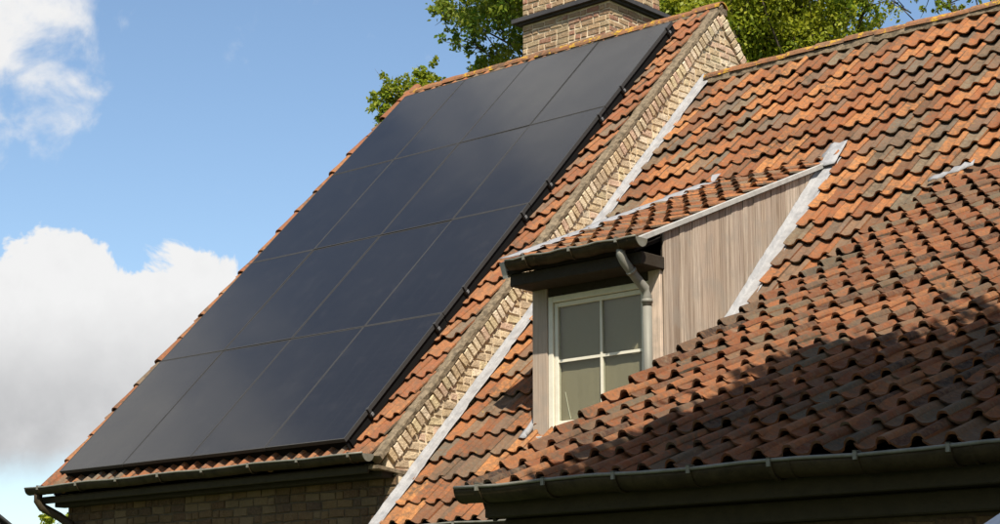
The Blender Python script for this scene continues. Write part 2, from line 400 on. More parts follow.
def lay_bricks(parent, O, U, V, regions, mat, bl=.178, bh=.062, j=.014, depth=.010, limit=300, seed=1, bond=.5, headers=.35):
    """horizontal courses on the plane O + u U + v V inside convex ccw regions"""
    O, U, V = (np.array(q, float) for q in (O, U, V)); N = np.cross(U, V)
    B = Matrix(((U[0], V[0], N[0], O[0]), (U[1], V[1], N[1], O[1]), (U[2], V[2], N[2], O[2]), (0, 0, 0, 1)))
    r = random.Random(seed)
    def rect(l):
        return [(-l/2+r.uniform(-.004, .004), -bh/2+r.uniform(-.006, .006)), (l/2+r.uniform(-.004, .004), -bh/2+r.uniform(-.004, .004)),
                (l/2+r.uniform(-.004, .004), bh/2+r.uniform(-.004, .004)), (-l/2+r.uniform(-.004, .004), bh/2+r.uniform(-.004, .004))]
    hl = (bl-j)/2
    var = {'s': [brick_mesh(rect(bl), depth, mat, r) for _ in range(6)], 'h': [brick_mesh(rect(hl), depth, mat, r) for _ in range(5)]}
    items = []
    for reg in regions:
        u0, u1 = min(p[0] for p in reg), max(p[0] for p in reg); v0, v1 = min(p[1] for p in reg), max(p[1] for p in reg)
        row = math.floor(v0/(bh+j))
        while row*(bh+j) < v1:
            vc = row*(bh+j) + bh/2; u = u0 - (row % 2)*bond*(bl+j) - r.uniform(0, .03)
            while u < u1:
                kind = 'h' if r.random() < headers else 's'; l = hl if kind == 'h' else bl
                q = [(u, vc-bh/2), (u+l, vc-bh/2), (u+l, vc+bh/2), (u, vc+bh/2)]; c = clip(q, reg)
                if len(c) >= 3 and area(c) > .28*hl*bh:
                    cu, cv = u+l/2, vc
                    if area(c) > .97*l*bh: me = r.choice(var[kind])
                    else:
                        cu, cv = sum(p[0] for p in c)/len(c), sum(p[1] for p in c)/len(c)
                        me = brick_mesh([(p[0]-cu, p[1]-cv) for p in c], depth, mat, r)
                    m = B @ Matrix.Translation((cu, cv+r.uniform(-.004, .004), r.uniform(-.003, .004))) @ Matrix.Rotation(r.gauss(0, .028), 4, 'Z')
                    p = np.array(m.translation); items.append((0 if inframe(p) else 1, np.linalg.norm(p-CAM), me, m))
                u += l + j
            row += 1
    items.sort(key=lambda q: (q[0], q[1]))
    single = [q for q in items if q[0] == 0][:limit]; rest = items[len(single):]
    for _, _, me, m in single: link('brick', me, parent, mw=m)
    join_rest(rest, mat, parent, 'brickwork', False)

# ------------------------------------------------------------------ pieces: half-round gutters
def gutter(house, name, x0, x1, yc, zt, R, step, ph, seams=True):
    """half-round zinc trough along X with rolled front lip, straps and stop ends"""
    mb = MB(); K = 12; prof = []
    for i in range(K+1):
        a = pi + pi*i/K; prof.append((yc + R*cos(a), zt + R*sin(a)))
    for i in range(K+1):
        a = 2*pi - pi*i/K; prof.append((yc + (R-.004)*cos(a), zt + (R-.004)*sin(a)))
    n = len(prof); nx = 14; V = []
    for k in range(nx+1):
        x = x0 + (x1-x0)*k/nx; sag = -.006*sin(k*1.7)*(0 < k < nx)
        V += [(x, y, z+sag) for y, z in prof]
    F = [(k*n+i, (k+1)*n+i, (k+1)*n+(i+1) % n, k*n+(i+1) % n) for k in range(nx) for i in range(n)]
    g = mb.add(V, F).build(name, M_zinc, house, True)
    MB().tube([(x0+(x1-x0)*k/nx, yc-R-.003, zt+.004-.006*sin(k*1.7)*(0 < k < nx)) for k in range(nx+1)], .009, 8).build('rolled_edge', M_zinc_rim, g, True)
    for x, sgn in ((x0, -1), (x1, 1)):
        pts = [(x, yc+R*1.02*cos(pi+pi*i/K), zt+R*1.02*sin(pi+pi*i/K)) for i in range(K+1)]
        MB().prism(pts, (.006*sgn, 0, 0)).build('end_cap', M_zinc_rim if sgn > 0 else M_zinc, g)
    x = x0 + ph; i = 0
    while x < x1 - .05:
        b = MB(); kk = 12
        for r0, r1 in ((R+.001, R+.007),):
            P = []
            for t in range(kk+1):
                a = pi*.97 + pi*1.0*t/kk
                for rr in (r0, r1):
                    for dx in (-.012, .012): P.append((x+dx, yc+rr*cos(a), zt+rr*sin(a)))
            Fq = []
            for t in range(kk):
                q = 4*t; Fq += [(q+2, q+3, q+7, q+6), (q, q+2, q+6, q+4), (q+1, q+5, q+7, q+3)]
            b.add(P, Fq)
        st = b.build('bracket', M_zinc, g)
        MB().box(x-.011, x+.011, yc-R-.016, yc-R+.018, zt-.004, zt+.018).build('clip', M_zinc_rim, st) if False else None
        mb2 = MB(); mb2.box(x-.010, x+.010, yc-R-.017, yc-R-.005, zt-.022, zt+.017); mb2.box(x-.010, x+.010, yc-R-.017, yc-R+.030, zt+.014, zt+.019)
        mb2.build('strap_clip', M_zinc_rim, g)
        if seams and i % 2 == 0:
            xs = x + step*.22; s = MB(); P = []
            for t in range(kk+1):
                a = pi + pi*t/kk; P += [(xs-.008, yc+(R+.0025)*cos(a), zt+(R+.0025)*sin(a)), (xs+.008, yc+(R+.0025)*cos(a), zt+(R+.0025)*sin(a))]
            s.add(P, [(2*t, 2*t+1, 2*t+3, 2*t+2) for t in range(kk)]).build('soldered_seam', M_zinc, g, True)
        x += step; i += 1
    return g

# ------------------------------------------------------------------ ground
def ground():
    me = mesh_from('ground', [(-900, -900, GROUND), (900, -900, GROUND), (900, 900, GROUND), (-900, 900, GROUND)], [(0, 1, 2, 3)], M_ground)
    o = link('ground', me); o['kind'] = 'structure'
ground()

# ================================================================== the tall house with the panels
house = thing('solar_house', 'tall brick house with solar panels covering its steep tiled roof', 'house', (2.1, 5, GROUND))
S_R, XL, XR = 7.10, -.25, 4.29                      # ridge distance up the slope, left and right tile limits
apex = F1(0, S_R, T1); YA, ZA = apex[1], apex[2]
tanA = tan(A1)
# walls (mortar bodies; bricks are laid on them)
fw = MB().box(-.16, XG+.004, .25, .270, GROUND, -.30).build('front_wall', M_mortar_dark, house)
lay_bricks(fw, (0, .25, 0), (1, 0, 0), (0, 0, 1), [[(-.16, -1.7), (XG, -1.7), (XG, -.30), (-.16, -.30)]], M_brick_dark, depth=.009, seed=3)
gz = -.265                                             # gable follows the roof a little below the tiles
gpoly = [(.275, GROUND), (2*YA-.25, GROUND), (2*YA-.25, .25*tanA+gz), (YA, YA*tanA+gz), (.14, .14*tanA+gz), (.14, -.27), (.275, -.27)]
gw = MB().prism([(XG-.26, y, z) for y, z in gpoly], (.26, 0, 0)).build('gable_wall', M_mortar, house)
MB().prism([(-.16, y, z) for y, z in gpoly], (.2, 0, 0)).build('far_gable_wall', M_mortar, house)
# bricks stand on the gable between verge headers and the lead, then in the triangle over the lower ridge
vb = lambda z: (z + .43)/tanA                        # lower edge of the header course
r2y = lambda z: (z + .763)/tan(A2)
zsp = 4.066
regs = [[(vb(-.26), -.26), (r2y(-.26)+.10, -.26), (r2y(zsp)+.10, zsp), (vb(zsp), zsp)],
        [(vb(zsp), zsp), (2*YA-vb(zsp), zsp), (YA, YA*tanA-.43)]]
lay_bricks(gw, (XG, 0, 0), (0, 1, 0), (0, 0, 1), regs, M_brick, bl=.165, bh=.060, j=.017, depth=.011, seed=5)
# kneeler stone under the foot of the gable
MB().prism([(XG-.10, .03, -.262), (XG-.10, .42, -.300), (XG-.10, .42, -.272), (XG-.10, .03, -.236)], (.114, 0, 0)).build('kneeler', M_verge, house)
# header course up both verges
r = random.Random(8)
hv = [brick_mesh([(-.031+r.uniform(-.003, .003), -.058), (.031+r.uniform(-.003, .003), -.058), (.031, .058), (-.031, .058)], .032+r.uniform(0, .004), M_brick, r) for _ in range(7)]
def header_course(fr, s_from, s_to, flip):
    s = s_from; i = 0
    while s < s_to:
        nn = T1 - .082 + r.uniform(-.006, .006) - (.012 if i % 2 else 0)
        p = fr(XG, s, nn); a = fr.a
        U = np.array([0, cos(a), sin(a)]); W = np.array([0, -sin(a), cos(a)])
        if flip: U, W = np.array([0, cos(a), -sin(a)]), np.array([0, sin(a), cos(a)]); p = np.array([p[0], 2*YA-p[1], p[2]])
        m = Matrix(((0, 0, 1, p[0]), (U[1], W[1], 0, p[1]), (U[2], W[2], 0, p[2]), (0, 0, 0, 1))) @ Matrix.Rotation(r.gauss(0, .05), 4, 'Z')
        link('brick', r.choice(hv), gw, mw=m); s += .076; i += 1
header_course(F1, .02, S_R-.10, False); header_course(F1, S_R-1.4, S_R-.10, True)
# roof deck
rb = MB(); dk = T1-.075
rb.prism([F1(XL, -.06, dk), F1(XL, S_R, dk), (XL, YA, ZA-.22), F1(XL, -.02, dk-.10)], (XR+.02-XL, 0, 0))
bk = lambda p: np.array([p[0], 2*YA-p[1], p[2]])
rb.prism([bk(F1(XL, -.06, dk+.06)), bk(F1(XL, S_R, dk+.06)), (XL, YA, ZA-.22), bk(F1(XL, -.02, dk-.10))][::-1], (XR+.02-XL, 0, 0))
roof1 = rb.build('roof', M_deck, house)
lay_tiles(roof1, F1, XL-.025, XL-.015+26*TW, -.14, S_R-.06, T1, M_tile_main, hidden=lambda p: .05 < p[0] < 3.93 and p[1] > .16, seed=1, wav=.5)
# weathered mortar band up the right verge, knobbly, and the thin coping behind the apex
def rough_strip(fr, x0, x1, s0, s1, n0, n1, seg, amp, seed, back=False):
    r = random.Random(seed); mb = MB(); V = []; n = int((s1-s0)/seg)
    for k in range(n+1):
        s = s0 + (s1-s0)*k/n; j = lambda: r.uniform(-amp, amp)
        ring = [fr(x0+j(), s, n0), fr(x0+j(), s, n1-.012+j()), fr((x0*.6+x1*.4), s, n1+j()), fr(x1-.012, s, n1-.006+j()), fr(x1+j()*.6, s, n1-.018+j()), fr(x1+j()*.6, s, n1-.052)]
        if back: ring = [np.array([p[0], 2*YA-p[1], p[2]]) for p in ring][::-1]
        V += ring
    F = [(k*6+i, k*6+(i+1) % 6, (k+1)*6+(i+1) % 6, (k+1)*6+i) for k in range(n) for i in range(6)] + [tuple(range(6))[::-1], tuple(range(n*6, n*6+6))]
    return mb.add(V, F)
rough_strip(F1, XR-.005, XG+.034, -.10, S_R+.01, T1-.10, T1+.030, .05, .008, 4).build('verge_mortar', M_verge, house, False)
rough_strip(F1, XR-.05, XG+.030, .2, S_R-.03, T1-.10, T1-.035, .12, .004, 6, True).build('rear_verge_mortar', M_verge, house)
# ridge tiles
def half_round(mat, R, L, k, th=.018):
    r = random.Random(k); K = 9; V = []; F = []
    for x, sc in ((0, 1.04), (L*.5, 1.0), (L*1.04, .95)):
        for i in range(K+1):
            a = pi*i/K; V.append((x, -R*sc*cos(a)*1.02 + r.uniform(-.003, .003), R*sc*sin(a)*.86 + r.uniform(-.004, .004)))
    for j in range(2): F += [(j*(K+1)+i, j*(K+1)+i+1, (j+1)*(K+1)+i+1, (j+1)*(K+1)+i) for i in range(K)]
    b = len(V); V += [(0, v[1]*(R-th)/R, v[2]*(R-th)/R) for v in V[:K+1]]; F += [(i, b+i, b+i+1, i+1) for i in range(K)]
    c = len(V); V += [(L*1.04, v[1]*(R-th)/R, v[2]*(R-th)/R) for v in V[2*(K+1):3*(K+1)]]; F += [(2*(K+1)+i, 2*(K+1)+i+1, c+i+1, c+i) for i in range(K)]
    return mesh_from('ridge_tile', V, [f[::-1] for f in F], mat, False)
def ridge(parent, x0, x1, y, z, R, L, seed):
    r = random.Random(seed); L = (x1-x0)/round((x1-x0)/L); var = [half_round(M_ridge, R, L, seed*7+k) for k in range(5)]; x = x0
    while x < x1 - .05:
        m = Matrix.Translation((x, y+r.uniform(-.006, .006), z+r.uniform(-.007, .007)+.012*sin(x*1.4))) @ Matrix.Rotation(r.gauss(0, .012), 4, 'Z') @ Matrix.Rotation(r.gauss(0, .012)-.006, 4, 'Y')
        link('ridge_tile', r.choice(var), parent, mw=m); x += L
    mb = MB(); V = []; n = int((x1-x0)/.06)
    for k in range(n+1):
        xx = x0 + (x1-x0)*k/n; j = lambda: r.uniform(-.012, .012)
        V += [(xx, y-R*1.0+j(), z-.050+j()), (xx, y-R*.84+j()*.4, z+.010), (xx, y+R*.86, z+.012), (xx, y+R*1.06, z-.06)]
    mb.add(V, [(k*4+i, (k+1)*4+i, (k+1)*4+(i+1) % 4, k*4+(i+1) % 4) for k in range(n) for i in range(4)] + [(0, 1, 2, 3), (n*4+3, n*4+2, n*4+1, n*4)]).build('ridge_bedding', M_verge, parent)
ridge(roof1, XL-.06, XG+.03, YA, ZA-.030, .095, .345, 2)
# rounded verge tiles down the far left edge
vt = [half_round(M_tile_main, .066, .40, 60+k, .014) for k in range(4)]
s = -.10
while s < S_R - .1:
    m = F1.mat @ Matrix.Translation((XL+.005+r.uniform(-.012, .012), s, T1+.022+r.uniform(-.012, .012))) @ Matrix.Rotation(pi/2+r.gauss(0, .02), 4, 'Z') @ Matrix.Rotation(.05, 4, 'Y')
    link('verge_tile', r.choice(vt), roof1, mw=m); s += .385
# eaves
gutter(house, 'gutter', -.38, XG-.02, -.055, -.150, .062, .62, .22)
MB().box(-.30, XG-.10, .03, .245, -.262, -.225).build('soffit_board', M_oldwood, house)
MB().box(-.30, XG-.10, .020, .045, -.295, -.232).build('fascia', M_fascia, house, bevel=.006)
MB().box(-.22, XG-.03, .12, .247, -.325, -.268).build('wall_plate', M_oldwood, house, bevel=.008)
dpp = [(-.24, -.055, -.20), (-.24, -.055, -.27), (-.22, -.02, -.33), (-.10, .10, -.42), (.0, .17, -.50), (.03, .19, -.58), (.03, .19, GROUND)]
MB().tube(dpp, .042, 12).build('downpipe', M_zinc, house, True)

# chimney behind the ridge
cx0, cx1, cy0, cy1, zl = 1.35, 2.66, 5.27, 6.22, 5.60
ch = MB().box(cx0, cx1, cy0, cy1, 4.3, 6.30).build('chimney', M_mortar, house)
for O, U, V, (a, b) in (((0, cy0, 0), (1, 0, 0), (0, 0, 1), (cx0, cx1)), ((cx1, 0, 0), (0, 1, 0), (0, 0, 1), (cy0, cy1))):
    lay_bricks(ch, O, U, V, [[(a, 4.7), (b, 4.7), (b, zl-.01), (a, zl-.01)], [(a, zl+.09), (b, zl+.09), (b, 6.28), (a, 6.28)]], M_brick_chim, bl=.17, bh=.055, j=.014, seed=11)
led = MB(); led.box(cx0-.10, cx1+.10, cy0-.10, cy1+.10, zl+.025, zl+.075); led.box(cx0-.05, cx1+.05, cy0-.05, cy1+.05, zl, zl+.03)
led.build('ledge', M_slate, ch)

# ================================================================== solar panels and rails
PH = 1.6833
rows = ['row next to the gutter', 'second row up from the gutter', 'third row up from the gutter', 'top row under the ridge']
cols = ['at the far verge', 'third from the brick gable', 'second from the brick gable', 'next to the brick gable']
def panel_meshes():
    g = .004; W, H = 1.0-g, PH-g; f = .010; V = []; F = []
    fr = MB()
    fr.box(g, W, g, g+f, -.035, 0); fr.box(g, W, H-f, H, -.035, 0); fr.box(g, g+f, g+f, H-f, -.035, 0); fr.box(W-f, W, g+f, H-f, -.035, 0)
    gl = MB().box(g+f, W-f, g+f, H-f, -.008, -.0012)
    fm = mesh_from('frame', fr.V, fr.F, M_black); fm.materials.append(M_dusty)
    for p in fm.polygons[:12]: p.material_index = 1
    return fm, mesh_from('glass', gl.V, gl.F, M_panel)
pf, pg = panel_meshes()
sk = MB().box(.972, .978, .004, PH-.004, -.120, -.037); side_strip = mesh_from('side_shade_strip', sk.V, sk.F, M_shade_strip)  # black strip standing in for frame side and shade at the right edge
sk = MB().box(.004, .996, .040, .046, -.135, -.037); lower_strip = mesh_from('lower_shade_strip', sk.V, sk.F, M_shade_strip)  # black strip standing in for the shaded gap below the panels
for j in range(4):
    for i in range(4):
        o = bpy.data.objects.new('solar_module', None); C.objects.link(o); o.empty_display_size = .2
        tag(o, 'black solar panel in the %s, %s' % (rows[j], cols[i]), 'solar panel', 'solar panels on the steep roof')
        o.matrix_basis = F1.mat @ Matrix.Translation((i, j*PH, random.uniform(-.0015, .0015))) @ Matrix.Rotation(random.gauss(0, .0015), 4, 'X') @ Matrix.Rotation(random.gauss(0, .0015), 4, 'Y')
        link('frame', pf, o); link('glass', pg, o)
        if i == 3: link('side_shade_strip', side_strip, o)
        if j == 0: link('lower_shade_strip', lower_strip, o)
rl = MB().box(-.02, 4.002, -.02, .02, -.082, -.037); rme = mesh_from('rail', rl.V, rl.F, M_black)
for j in range(4):
    for k, ds in enumerate((.38, 1.53)):
        o = bpy.data.objects.new('mounting_rail', None); C.objects.link(o); o.empty_display_size = .1
        tag(o, '%s mounting rail under the %s of solar panels' % (('lower', 'upper')[k], rows[j]), 'rail', 'rails that carry the solar panels')
        o.matrix_basis = F1.mat @ Matrix.Translation((0, j*PH+ds, 0))
        link('rail', rme, o)
        c = MB().box(4.0, 4.014, -.015, .015, -.036, .003); c.box(3.985, 4.014, -.015, .015, .003, .006); link('end_clamp', mesh_from('end_clamp', c.V, c.F, M_black), o)
        c = MB().box(4.011, 4.020, -.014, .014, -.072, -.046); link('end_plug', mesh_from('end_plug', c.V, c.F, M_clamp), o)
        for x in (.2, 1.4, 2.6, 3.8):
            c = MB().box(x-.015, x+.015, -.012, .012, -.19, -.083); link('roof_hook', mesh_from('roof_hook', c.V, c.F, M_alu), o)

# ================================================================== the lower house with the dormer
cot = thing('cottage', 'lower tiled house with a wood-clad dormer, built against the brick gable', 'house', (8, 4.7, GROUND))
S2 = 6.75; X2R = 12.5
ap2 = F2(0, S2, 0); Y2A, Z2A = ap2[1], ap2[2]
XD0, XD1, YD = 5.47, 6.76, .70                       # dormer: left, right, front plane
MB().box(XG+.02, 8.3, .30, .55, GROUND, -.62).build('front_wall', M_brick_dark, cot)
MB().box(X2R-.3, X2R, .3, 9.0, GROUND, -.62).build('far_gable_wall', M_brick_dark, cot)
dk = -.055
rb = MB(); rb.prism([F2(XG+.01, .0, dk), F2(XG+.01, S2, dk), (XG+.01, Y2A, Z2A-.2), F2(XG+.01, .0, dk-.12)], (X2R-XG, 0, 0))
b2 = lambda p: np.array([p[0], 2*Y2A-p[1], p[2]])
rb.prism([b2(F2(XG+.01, .0, dk+.05)), b2(F2(XG+.01, S2, dk+.05)), (XG+.01, Y2A, Z2A-.2), b2(F2(XG+.01, .0, dk-.12))][::-1], (X2R-XG, 0, 0))
roof2 = rb.build('roof', M_deck, cot)
nl_ = np.array([0, -sin(A3), cos(A3)]); dl_ = nl_ @ F3(0, 0, 0)
def behind_wing(p):
    v = p - CAM; t = (dl_ - nl_ @ CAM)/(nl_ @ v); q = CAM + t*v
    return 0 < t < 1 and q[0] > 8.3 and -3.1 < q[1] < 2.7
def behind_dormer(p):
    v = p - CAM
    t = (XD1 - CAM[0])/v[0]; q = CAM + t*v
    if 0 < t < .999 and YD < q[1] < 3.1 and q[2] < 1.12+.42*q[1] and q[2] > -.763+1.038*q[1]: return True
    t = (YD - CAM[1])/v[1]; q = CAM + t*v
    return 0 < t < .999 and XD0 < q[0] < XD1 and -.05 < q[2] < 1.4
def keep2(p, x, s):
    if XD0-.02 < x < XD1+.17 and YD-.02 < p[1] < 3.04: return False      # the dormer stands here
    if x > 8.45 and p[1] < 2.45: return False                             # under the wing's roof
    return True
lay_tiles(roof2, F2, XG+.112, X2R-.1, .0, S2-.05, 0, M_tile, tw=.1745, keep=keep2, hidden=lambda p: behind_wing(p) or behind_dormer(p), seed=2)
ridge(roof2, XG+.06, X2R, Y2A, Z2A+.012, .085, .34, 5)
# lead: soaker up the gable, beside the cheek, over the dormer
def lead_strip(name, fr, x0, x1, s0, s1, n, up=0, up_side=0, seed=1, amp=.0025, lap=.75):
    r = random.Random(seed); V = []; nx = 5; ns = max(2, int((s1-s0)/.06)); ph = r.uniform(0, 6)
    cols_ = nx + (1 if up else 0)
    for k in range(ns+1):
        s = s0 + (s1-s0)*k/ns; lift = .010*(1-((s-s0) % lap)/lap)
        row = [fr(x0+(x1-x0)*i/(nx-1) + (r.uniform(-1, 1)*amp if i in (0, nx-1) else 0), s, n + lift + r.uniform(-amp, amp) + (.006*sin(i*1.9)*(.6+.4*sin(s*5+ph)))) for i in range(nx)]
        if up: 
            u = fr(x0 if up_side < 0 else x1, s, n + up + r.uniform(-.004, .004))
            row = [u] + row if up_side < 0 else row + [u]
        V += row
    mb = MB().add(V, [(k*cols_+i, k*cols_+i+1, (k+1)*cols_+i+1, (k+1)*cols_+i) for k in range(ns) for i in range(cols_-1)])
    o = mb.build(name, M_lead, cot, True)
    m = o.modifiers.new('thick', 'SOLIDIFY'); m.thickness = .005; return o
lead_strip('gable_flashing', F2, XG+.018, XG+.118, -.02, S2+.06, .050, .035, -1, 3)
lead_strip('cheek_flashing', F2, XD1+.022, XD1+.158, 1.75, 4.62, .024, .05, -1, 4)
lead_strip('cheek_flashing', F2, XD0-.12, XD0-.012, .95, 4.40, .036, .05, 1, 5)
gutter(cot, 'gutter', XG+.02, 8.6, .02, -.755, .058, .6, .3)

# dormer roof
dr = MB().prism([F4(XD0-.06, .03, -.045), F4(XD0-.06, 3.02, -.045), F4(XD0-.06, 3.02, -.075), F4(XD0-.06, .03, -.075)], (XD1-XD0+.035, 0, 0)).build('dormer_roof', M_deck, cot)
lay_tiles(dr, F4, XD0+.06, XD1+.02, .01, 3.25, .0, M_tile, seed=4, wav=.3)
lead_strip('dormer_edge_lead', F4, XD0-.05, XD0+.21, .0, 2.98, .060, 0, 0, 6, .003, 1.2)
lead_strip('dormer_head_lead', F2, XD0-.02, XD0+.20, 4.28, 4.62, .055, 0, 0, 7, .010, .4)
lead_strip('dormer_head_lead', F2, XD1-.02, XD1+.16, 4.35, 4.72, .060, 0, 0, 8, .008, .4)
MB().fbox(F4, XD1+.015, XD1+.050, .0, 3.22, -.010, .032).build('dormer_verge_trim', M_woodedge, cot, bevel=.004)
MB().fbox(F4, XD0-.07, XD0-.02, .02, 2.7, -.10, .03).build('dormer_barge_board', M_woodedge, cot)
# cheeks, board by board
def cheek(x, d, name):
    zb = lambda y: -.763+tan(A2)*y + .055; zt = lambda y: 1.15+.42*y - .020
    ye = (1.15-.020+.763-.055)/(tan(A2)-.42)
    base = MB().prism([(x-.02*d, YD+.01, zb(YD)-.1), (x-.02*d, ye, zb(ye)-.1), (x-.02*d, ye, zt(ye)), (x-.02*d, YD+.01, zt(YD))], (.012*d, 0, 0)).build(name, M_oldwood, cot)
    r = random.Random(12); y = YD + .005
    while y < ye - .02:
        wd = r.choice((.070, .085, .095, .105)); y1 = min(y+wd, ye-.004); o = r.uniform(-.003, .003); xx = x-.004*d+o
        MB().hexa([(xx, y+.004, zb(y)), (xx+.018*d, y+.004, zb(y)), (xx+.018*d, y1-.004, zb(y1)), (xx, y1-.004, zb(y1)),
                   (xx, y+.004, zt(y)), (xx+.018*d, y+.004, zt(y)), (xx+.018*d, y1-.004, zt(y1)), (xx, y1-.004, zt(y1))]).build('plank', M_wood, base)
        y = y1
cheek(XD1, 1, 'dormer_cheek'); cheek(XD0, -1, 'dormer_cheek')
# dormer front: posts, lintel, eaves box, sill
MB().box(XD0-.01, XD0+.145, YD-.02, YD+.12, -.055, 1.17).build('dormer_post', M_post, cot, bevel=.004)
MB().box(XD1-.125, XD1-.012, YD-.02, YD+.12, -.02, 1.17).build('dormer_post', M_post, cot, bevel=.004)
MB().box(XD0+.147, XD1-.127, YD-.005, YD+.12, 1.075, 1.17).build('dormer_lintel', M_oldwood, cot, bevel=.004)
MB().box(XD0-.02, XD1+.012, .42, YD+.05, 1.140, 1.240).build('eaves_box', M_oldwood, cot, bevel=.006)
MB().box(XD0-.03, XD1+.02, YD-.06, YD+.13, -.085, -.045).build('dormer_sill', M_woodedge, cot, bevel=.006)
gutter(cot, 'dormer_gutter', XD0+.06, XD1+.075, .342, 1.318, .068, .46, .20)
# window
WX0, WX1, WZ0, WZ1, MX, MZ = XD0+.148, XD1-.128, -.03, 1.072, 6.145, .545
win = MB(); f = .050
win.box(WX0, WX0+f, YD-.01, YD+.06, WZ0, WZ1); win.box(WX1-f, WX1, YD-.01, YD+.06, WZ0, WZ1)
win.box(WX0+f, WX1-f, YD-.01, YD+.06, WZ1-f, WZ1); win.box(WX0+f, WX1-f, YD-.02, YD+.06, WZ0, WZ0+.055)
wo_ = win.build('window', M_cream, cot, bevel=.004)
sx0, sx1, sz0, sz1, sf = WX0+f+.004, WX1-f-.004, WZ0+.060, WZ1-f-.004, .036
sa = MB(); sa.box(sx0, sx0+sf, YD+.006, YD+.045, sz0, sz1); sa.box(sx1-sf, sx1, YD+.006, YD+.045, sz0, sz1)
sa.box(sx0+sf, sx1-sf, YD+.006, YD+.045, sz1-sf, sz1); sa.box(sx0+sf, sx1-sf, YD+.006, YD+.045, sz0, sz0+sf); sa.build('sash', M_cream, wo_, bevel=.004)
mu = MB(); mu.box(MX-.011, MX+.011, YD+.010, YD+.040, sz0+sf, sz1-sf); mu.build('glazing_bar', M_cream, wo_)
for a, b in ((sx0+sf, MX-.011), (MX+.011, sx1-sf)): MB().box(a, b, YD+.011, YD+.039, MZ-.011, MZ+.011).build('glazing_bar', M_cream, wo_)
for a, b in ((sx0+sf, MX-.011), (MX+.011, sx1-sf)):
    for c, d in ((sz0+sf, MZ-.011), (MZ+.011, sz1-sf)):
        MB().box(a, b, YD+.022, YD+.027, c, d).build('pane', M_glass, wo_)
V = []; n = 90
for k in range(n+1):
    x = WX0 + (WX1-WX0)*k/n; V += [(x, YD+.052+.0005*sin(k*.9)+.001*sin(k*.37), WZ0), (x, YD+.052+.0005*sin(k*.9+.2)+.001*sin(k*.35), WZ1)]
MB().add(V, [(2*k, 2*k+2, 2*k+3, 2*k+1) for k in range(n)]).build('curtain', M_curtain, wo_, True)
MB().tube([(5.745, YD+.048, .30), (5.775, YD+.049, .17), (5.80, YD+.048, .08)], .0035, 5).build('blind_cord', M_cream, wo_)
# downpipe with its swan neck
px_, py_ = 6.685, .60
sw = [(6.64, .342, 1.27), (6.64, .342, 1.215), (6.648, .37, 1.165), (6.668, .49, 1.055), (6.682, .58, .985), (px_, py_, .93), (px_, py_, .85)]
dp = MB().tube(sw, .037, 14).build('dormer_downpipe', M_pipe, cot, True)
MB().tube([(px_, py_, .90), (px_, py_, -.25)], .0358, 14).build('straight_pipe', M_pipe, dp, True)
MB().tube([(px_, py_, .875), (px_, py_, .905)], .043, 14).build('collar', M_pipe, dp, True)
MB().tube([(6.658, .435, 1.108), (6.661, .452, 1.092)], .043, 14).build('collar', M_pipe, dp, True)

# ================================================================== the wing in front
wing = thing('low_wing', 'low wing with a shallow sooty tiled roof and long zinc gutter', 'house', (10.4, -1, GROUND))
X3L, X3R, S3 = 8.30, 12.6, 6.50
rb = MB().prism([F3(X3L+.03, .02, -.055), F3(X3L+.03, S3+.1, -.055), F3(X3L+.03, S3+.1, -.12), F3(X3L+.03, .02, -.12)], (X3R-X3L, 0, 0))
roof3 = rb.build('roof', M_deck, wing)
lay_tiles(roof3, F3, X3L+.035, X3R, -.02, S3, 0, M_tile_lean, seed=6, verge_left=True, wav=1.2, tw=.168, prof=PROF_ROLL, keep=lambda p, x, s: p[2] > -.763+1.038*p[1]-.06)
MB().fbox(F3, X3L+.032, X3L+.056, .05, S3-.1, -.20, -.02).build('barge_board', M_oldwood, wing)
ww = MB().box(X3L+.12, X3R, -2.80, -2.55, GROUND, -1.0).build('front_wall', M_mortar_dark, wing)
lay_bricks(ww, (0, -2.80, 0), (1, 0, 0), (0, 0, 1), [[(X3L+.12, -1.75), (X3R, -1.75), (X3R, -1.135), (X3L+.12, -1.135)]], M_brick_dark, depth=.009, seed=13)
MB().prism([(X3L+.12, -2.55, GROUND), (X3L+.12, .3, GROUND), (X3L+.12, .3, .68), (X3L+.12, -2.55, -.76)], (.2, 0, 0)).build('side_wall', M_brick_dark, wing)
gutter(wing, 'gutter', X3L-.015, X3R, -3.135, -.885, .076, .455, .17)
MB().box(X3L+.05, X3R, -3.045, -3.015, -1.035, -.905).build('fascia', M_fascia, wing, bevel=.006)
MB().box(X3L+.05, X3R, -3.012, -2.79, -1.030, -1.0).build('soffit_board', M_oldwood, wing)
MB().box(X3L+.06, X3R, -2.90, -2.803, -1.135, -1.032).build('wall_plate', M_fascia, wing, bevel=.008)
# scrap of lead where the wing roof runs out on the house roof
V = []
for k in range(10):
    x = X3L-.27+.36*k/9; V += [F2(x, 3.74+.014*k+.01*sin(k*2.1), .058+.008*sin(k*1.7)), F2(x, 3.785+.018*k+.014*sin(k*1.3), .064+.010*sin(k*2.9))]
o = MB().add(V, [(2*k, 2*k+2, 2*k+3, 2*k+1) for k in range(9)]).build('lead_scrap', M_lead, cot, True)
o.modifiers.new('thick', 'SOLIDIFY').thickness = .006

